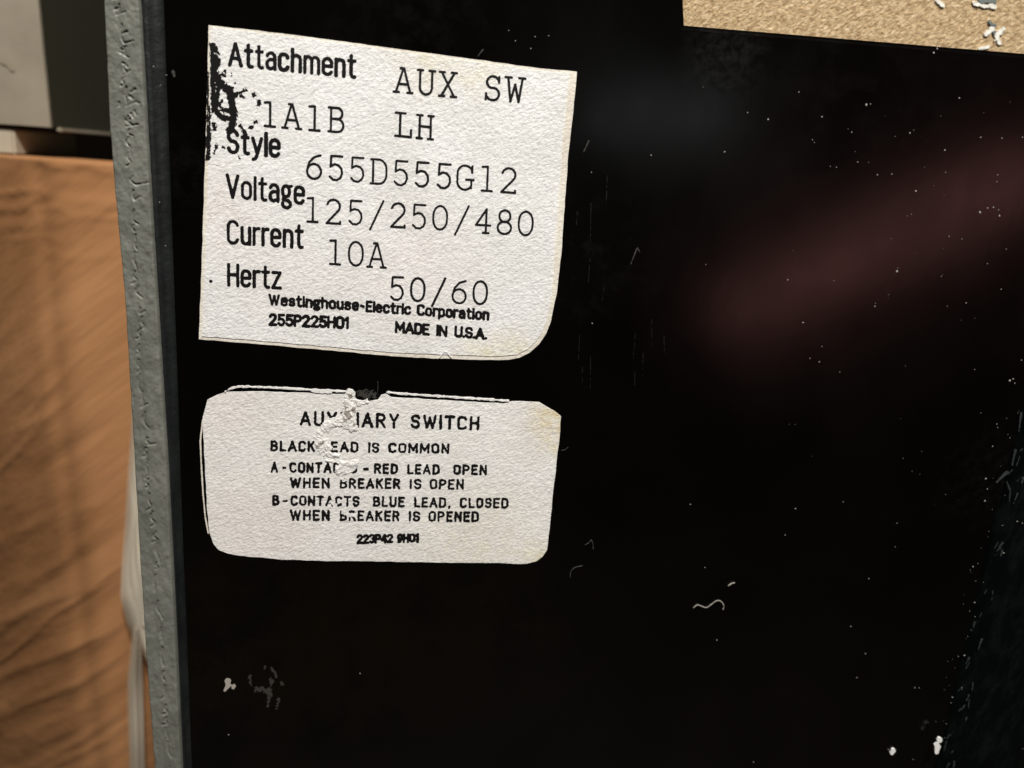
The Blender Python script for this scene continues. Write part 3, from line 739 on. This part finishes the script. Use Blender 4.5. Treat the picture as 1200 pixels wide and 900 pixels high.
def flake(pts, label, seed):
    xs = [p[0] for p in pts]; ys = [p[1] for p in pts]
    fl_ = Field(min(xs) - 8, min(ys) - 8, max(xs) + 8, max(ys) + 8, .4)
    fl_.stroke(pts[:1], 3.0); fl_.stroke(pts[1:], 3.4, 2.6); fl_.rough(1.5, 3, seed)
    return fl_, label
fl_, lb_ = flake([(1101, 867), (1099, 874), (1098, 881)], '', 5)
o = fl_.mesh('paint_flake', Mat('white_flake', (.75, .75, .72), .7).m, None, -.0022, thick=.0003); tag(o, 'small white flake on the rib near the bottom right corner', 'flake', 'white flakes on the breaker')
fl2 = Field(1035, 870, 1060, 892, .4); fl2.stroke([(1047, 880), (1045, 883)], 2.6, 1.8); fl2.rough(.6, 3, 6)
o = fl2.mesh('paint_flake', bpy.data.materials['white_flake'], None, -.0003, thick=.0003); tag(o, 'tiny white flake left of the rib at the bottom of the panel', 'flake', 'white flakes on the breaker')

specks = [(824, 102, 1.2), (936, 108, 1.3), (876, 132, 1.3), (900, 140, 1.6), (963, 137, 1.6), (998, 155, 1.2), (952, 164, 1.2), (849, 178, 1.5), (763, 182, 1.1), (693, 202, 1.4), (1015, 123, 2.0), (1020, 122, 1.5), (1124, 115, 1.6),
          (1049, 160, 1.3), (1066, 156, 1.4), (1149, 161, 1.3), (1174, 162, 1.1), (1198, 161, 1.2), (1107, 176, 1.4), (1108, 202, 1.4), (1028, 205, 1.2), (1045, 204, 1.2), (1169, 205, 1.4), (1168, 213, 1.1), (1073, 224, 2.2),
          (973, 195, 1.1), (980, 196, 1.4), (1005, 190, 1.2), (1063, 253, 1.2), (1068, 251, 1.1), (1148, 249, 2.6), (1157, 244, 2.0), (1164, 243, 1.3), (1170, 246, 1.6), (1171, 253, 1.6), (1112, 277, 1.4), (1127, 280, 1.2), (1179, 292, 1.1),
          (923, 328, 1.4), (977, 329, 1.1), (827, 310, 1.2), (1051, 318, 1.8), (1052, 314, 1.2), (1103, 324, 1.2), (1157, 309, 1.2), (1173, 339, 1.1), (1025, 359, 1.6), (1132, 355, 1.3), (941, 378, 1.8), (963, 406, 1.2), (949, 420, 1.3), (960, 424, 1.4),
          (984, 436, 1.1), (1061, 429, 1.1), (1142, 433, 1.1), (1197, 422, 1.3), (1183, 446, 2.4), (1187, 444, 1.4), (1189, 449, 1.3), (1168, 497, 1.6), (1169, 501, 1.3), (1163, 523, 1.3), (694, 379, 1.3), (932, 596, 1.9), (988, 588, 1.2), (920, 627, 1.3),
          (1051, 613, 1.6), (1049, 641, 1.1), (1018, 678, 1.2), (997, 734, 1.2), (1014, 766, 1.5), (1004, 794, 1.1), (1072, 806, 1.5), (1077, 806, 1.2), (826, 665, 1.3), (840, 750, 1.3), (809, 591, 1.1), (883, 893, 1.3), (1041, 878, 1.2), (1155, 561, 1.7), (1157, 573, 1.2), (1154, 587, 1.6), (1140, 664, 1.6),
          (1142, 706, 1.7), (1136, 716, 1.2), (1130, 768, 1.6), (1123, 769, 1.2), (1116, 817, 1.5), (1176, 648, 1.5), (1192, 611, 1.5), (1198, 613, 1.3), (1070, 890, 1.1), (1198, 877, 1.8), (596, 36, 1.3), (604, 48, 1.2), (622, 57, 1.5), (627, 43, 1.2), (643, 42, 1.0), (422, 789, 1.4), (268, 861, 1.3), (196, 800, 1.4),
          (180, 78, 1.4), (188, 100, 1.0), (195, 88, 1.2), (187, 237, 1.3), (194, 288, 1.4), (1098, 57, 1.8), (1094, 62, 1.6)]
rs = random.Random(77)
for k in range(45): specks.append((rs.gauss(1070, 90), rs.uniform(90, 620), rs.uniform(.4, .8)))
for k in range(45):
    yy = rs.uniform(480, 900); specks.append((lerp_tab(rib, yy) + rs.gauss(-2, 7), yy, rs.uniform(.4, .95)))
bm = bmesh.new()
def speck(x, y_, r):
    if x > 1215: return
    Y = 0.0
    dx = x - lerp_tab(rib, y_)
    if y_ > 380 and dx > 0: Y = -float(np.interp(dx, [0, 7, 16, 26, 42], [.00005, .0007, .0015, .0020, .0023]))
    if x < 200: Y = -.0011
    c = Vector(at(x, y_, Y)); R = r * .62 * DIST / 920
    m = bmesh.ops.create_icosphere(bm, subdivisions=1, radius=R)
    s = (rs.uniform(.6, 1.3), .5, rs.uniform(.6, 1.5)); an = Matrix.Rotation(rs.uniform(0, 3), 3, 'Y')
    for v in m['verts']:
        v.co = an @ Vector((v.co.x * s[0] * rs.uniform(.8, 1.2), v.co.y * s[1], v.co.z * s[2])) + c - Vector((0, R * .3, 0))
for s_ in specks: speck(*s_)
me = bpy.data.meshes.new('dust'); bm.to_mesh(me); bm.free()
tag(link('dust', me, M_DUST), 'fine pale dust specks scattered over the black panel', 'dust', kind='stuff')

# ------------------------------------------------------------------ tan board behind the notch
YB = 0.0425
tl = at(700, -200, YB); br = at(1420, 100, YB)
bd = bpy.data.objects.new('fibreboard_sheet', None); C.objects.link(bd)
bd.location = (0, 0, 0)
tag(bd, 'rough tan fibreboard standing behind the notch at the upper right', 'board')
box('board', (tl[0], YB, 0), (br[0], YB + .009, tl[2]), M_TAN, bd)
def spot(mat, items, seed, amp=1.6, size=2.6, Yo=.0003):
    xs = [p[0] for it in items for p in it[0]]; ys = [p[1] for it in items for p in it[0]]
    fl_ = Field(min(xs) - 14, min(ys) - 14, max(xs) + 14, max(ys) + 14, .5)
    for pts, r1, r2 in items: fl_.stroke(pts, r1, r2)
    fl_.rough(amp, size, seed)
    return fl_.mesh('paint_spot', mat, bd, YB - Yo, thick=Yo)
spot(M_WHITE, [([(1142, 4), (1155, 7), (1166, 7)], 2.3, 2.4)], 3, amp=2.4, size=2)
spot(M_WHITE, [([(1099, 1), (1105, 6)], 2.4, 2.0)], 8, amp=2.2, size=2)
spot(M_GREYPAINT, [([(1150, 0), (1165, 1)], 3, 3)], 4, amp=2.2, size=2, Yo=.0004)
spot(M_WHITE, [([(1155, 40), (1163, 34)], 2.4, 3.2), ([(1168, 42), (1176, 34)], 3.2, 2.4), ([(1172, 50), (1169, 46)], 2, 2.5)], 5, amp=2.2, size=2)
spot(M_GREYPAINT, [([(1160, 26), (1167, 30)], 1.8, 1.4), ([(1166, 38)], 1.6, 1.6)], 6, Yo=.0004)
spot(M_WHITE, [([(1148, 57), (1158, 55)], 1.4, 1.8)], 7, amp=.8)

# ------------------------------------------------------------------ things behind, at the left
YP = 0.105
top_l, top_r = at(-260, 176, YP), at(132, 192, YP)
parcel = bpy.data.objects.new('wrapped_parcel', None); C.objects.link(parcel)
tag(parcel, 'brown parcel in creased glossy wrapping behind the grey rim', 'parcel')
zt_p = top_r[2]; x0p = at(-420, 500, YP)[0]; x1p = at(300, 500, YP)[0]
NU, NV = 240, 300
us = np.linspace(0, 1, NU); vsn = np.linspace(0, 1, NV)
Ug, Vg = np.meshgrid(us, vsn)
Xw = x0p + (x1p - x0p) * Ug; Zw = zt_p * (1 - Vg)
def creases(X, Z, ang, sx, sz, seed):
    c, s = math.cos(ang), math.sin(ang)
    u = (X * c + Z * s); v = (-X * s + Z * c)
    n = fbm(u / sx, v / sz, seed, 2)
    return (1 - np.abs(2 * n - 1)) ** 3
X4, Z4 = Xw * 1000, Zw * 1000
warp = 5 * fbm(X4 / 30, Z4 / 30, 140)
lower = np.clip((zt_p * 1000 - 20 - Z4) / 70, .12, 1)
px_of = 600 + (Xw - at(0, 500, YP)[0]) / (at(100, 500, YP)[0] - at(0, 500, YP)[0]) * 100 - 600
leftw = np.clip((150 - px_of) / 110, .08, 1)
H = .0013 * creases(X4 + warp, Z4, math.radians(42), 90, 7, 141) * lower * leftw + .0010 * creases(X4 + 40 + warp, Z4, math.radians(36), 120, 16, 151) * lower * leftw
H += .0025 * fbm(X4 / 50, Z4 / 110, 145) + .0007 * creases(X4, Z4, math.radians(10), 22, 5, 147) * np.clip((Z4 - zt_p * 1000 + 32) / 22, 0, 1)
H -= .0006 * np.exp(-((px_of - 62 + .05 * (Z4 - 200) + 5 * fbm(Z4 / 25, Z4 * 0, 171)) / 15) ** 2)
xc_p = at(100, 500, YP)[0]
def recede(x): d = max(0.0, xc_p - x); return .8 * d * d / (d + .02)
rows = [[(Xw[j, i], YP + .006 - H[j, i] + recede(Xw[j, i]), Zw[j, i]) for i in range(NU)] for j in range(NV)]
wr = grid_sheet('wrapping', rows, M_BROWN, parcel, wall=.03)
wr['label'] = 'creased brown wrapping'
box('carton', (at(60, 500, YP)[0], YP + .034, 0.001), (x1p - .004, YP + .094, zt_p - .003), M_OLIVE, parcel)
def ribbon(path, w0, w1, Y, seed, name='film_fold'):
    """strip of clear film with a fold, along a path"""
    sp = smooth_path(path, 8); rows = []
    n = len(sp)
    for k, (x, y_) in enumerate(sp):
        t = k / (n - 1); wd = w0 + (w1 - w0) * t
        wd *= min(1, t * 4 + .25)
        a_, b_ = sp[max(k - 1, 0)], sp[min(k + 1, n - 1)]
        dx, dy = b_[0] - a_[0], b_[1] - a_[1]; L = math.hypot(dx, dy); nx_, ny_ = -dy / L, dx / L
        rows.append([at(x + nx_ * wd * q, y_ + ny_ * wd * q, Y - .0014 * math.cos(q * 1.6) + .0006 * math.sin(k * .9 + seed)) for q in (-1, -.6, -.2, .2, .6, 1)])
    o_ = grid_sheet(name, rows, M_THIN, parcel)
    return o_
def film(edges, Y, seed):
    """fold of film between two traced edges, bulging towards the viewer"""
    ys_ = np.arange(edges[0][0], edges[-1][0] + 1, 6.0); rows = []
    for yy in ys_:
        a_ = np.interp(yy, [e[0] for e in edges], [e[1] for e in edges]); b_ = np.interp(yy, [e[0] for e in edges], [e[2] for e in edges])
        rows.append([at(a_ + (b_ - a_) * t, yy, Y - .0030 * math.sin(math.pi * min(1, t * 1.1)) ** .8 + .0010 * math.sin(yy * .05 + seed)) for t in np.linspace(0, 1, 9)])
    return grid_sheet('film_fold', rows, M_FILM, parcel)
E_ = [(470, 155, 156), (520, 152, 162), (600, 147, 168), (660, 143, 173), (700, 141, 176), (735, 150, 177), (765, 166, 178), (785, 176, 179)]
for q, (fr, dy) in enumerate(((1.0, 0), (.78, .0009), (.56, .0018), (.34, .0027))):  # nested strips soften the edge of the film's painted highlight
    o = film([(y_, b_ - (b_ - a_) * fr, b_) for y_, a_, b_ in E_[:len(E_) - q]], YP - .001 - dy, 1 + q)
    if q == 0: o['label'] = 'fold of film beside the rim, its highlight painted as pale colour'
for q, wd in enumerate((9, 5.5, 3)):
    film([(735, 160 - wd * .5, 160 + wd * .5), (800, 158 - wd, 158 + wd), (960, 162 - wd, 162 + wd)], YP - .003 - q * .0009, 5)
# box above the parcel, seen with its front and its right side
YX = 0.128
c_top, c_bot = at(46, 0, YX), at(61, 151, YX)
bx = bpy.data.objects.new('storage_box', None); C.objects.link(bx)
tag(bx, 'pale beige fronted box with dark olive side above the brown parcel', 'box')
xr = c_bot[0]; zbot = c_bot[2]
lean_x = (c_top[0] - c_bot[0]) / (c_top[2] - c_bot[2])
def skewbox(name, lo, hi, mat, parent, k):
    bm = bmesh.new(); bmesh.ops.create_cube(bm, size=1)
    for v in bm.verts:
        p = [lo[q] + (v.co[q] + .5) * (hi[q] - lo[q]) for q in range(3)]
        v.co = Vector((p[0] + k * (p[2] - lo[2]), p[1], p[2]))
    bmesh.ops.bevel(bm, geom=bm.edges[:], offset=.0004, segments=2, affect='EDGES')
    me = bpy.data.meshes.new(name); bm.to_mesh(me); bm.free()
    return link(name, me, mat, parent)
fp = skewbox('front_panel', (xr - .09, YX, zbot), (xr, YX + .0008, zbot + .09), M_BEIGE, bx, lean_x)
hs = skewbox('housing', (xr - .09, YX + .001, zbot + .0002), (xr - .0006, YX + .10, zbot + .09), M_OLIVE, bx, lean_x)
lip = skewbox('bottom_lip', (xr - .0008, YX + .004, zbot - .0008), (xr + .0008, YX + .10, zbot + .0006), M_BEIGE, bx, 0)
mk = Field(-6, 60, 30, 95, .6); mk.stroke([(2, 72), (9, 74), (14, 80)], 2.6, 3.4); mk.rough(1.5, 4, 160)
mk.mesh('smudge', Mat('brown_smudge', (.24, .20, .14), .7).m, fp, YX - .0003)
pb = at(15, 170, YX)
tag(box('wooden_block', (at(-120, 170, YX)[0], YX + .001, zt_p), (pb[0], YX + .04, zbot - .0009), M_WOOD), 'small pale block between the brown parcel and the beige box', 'block')
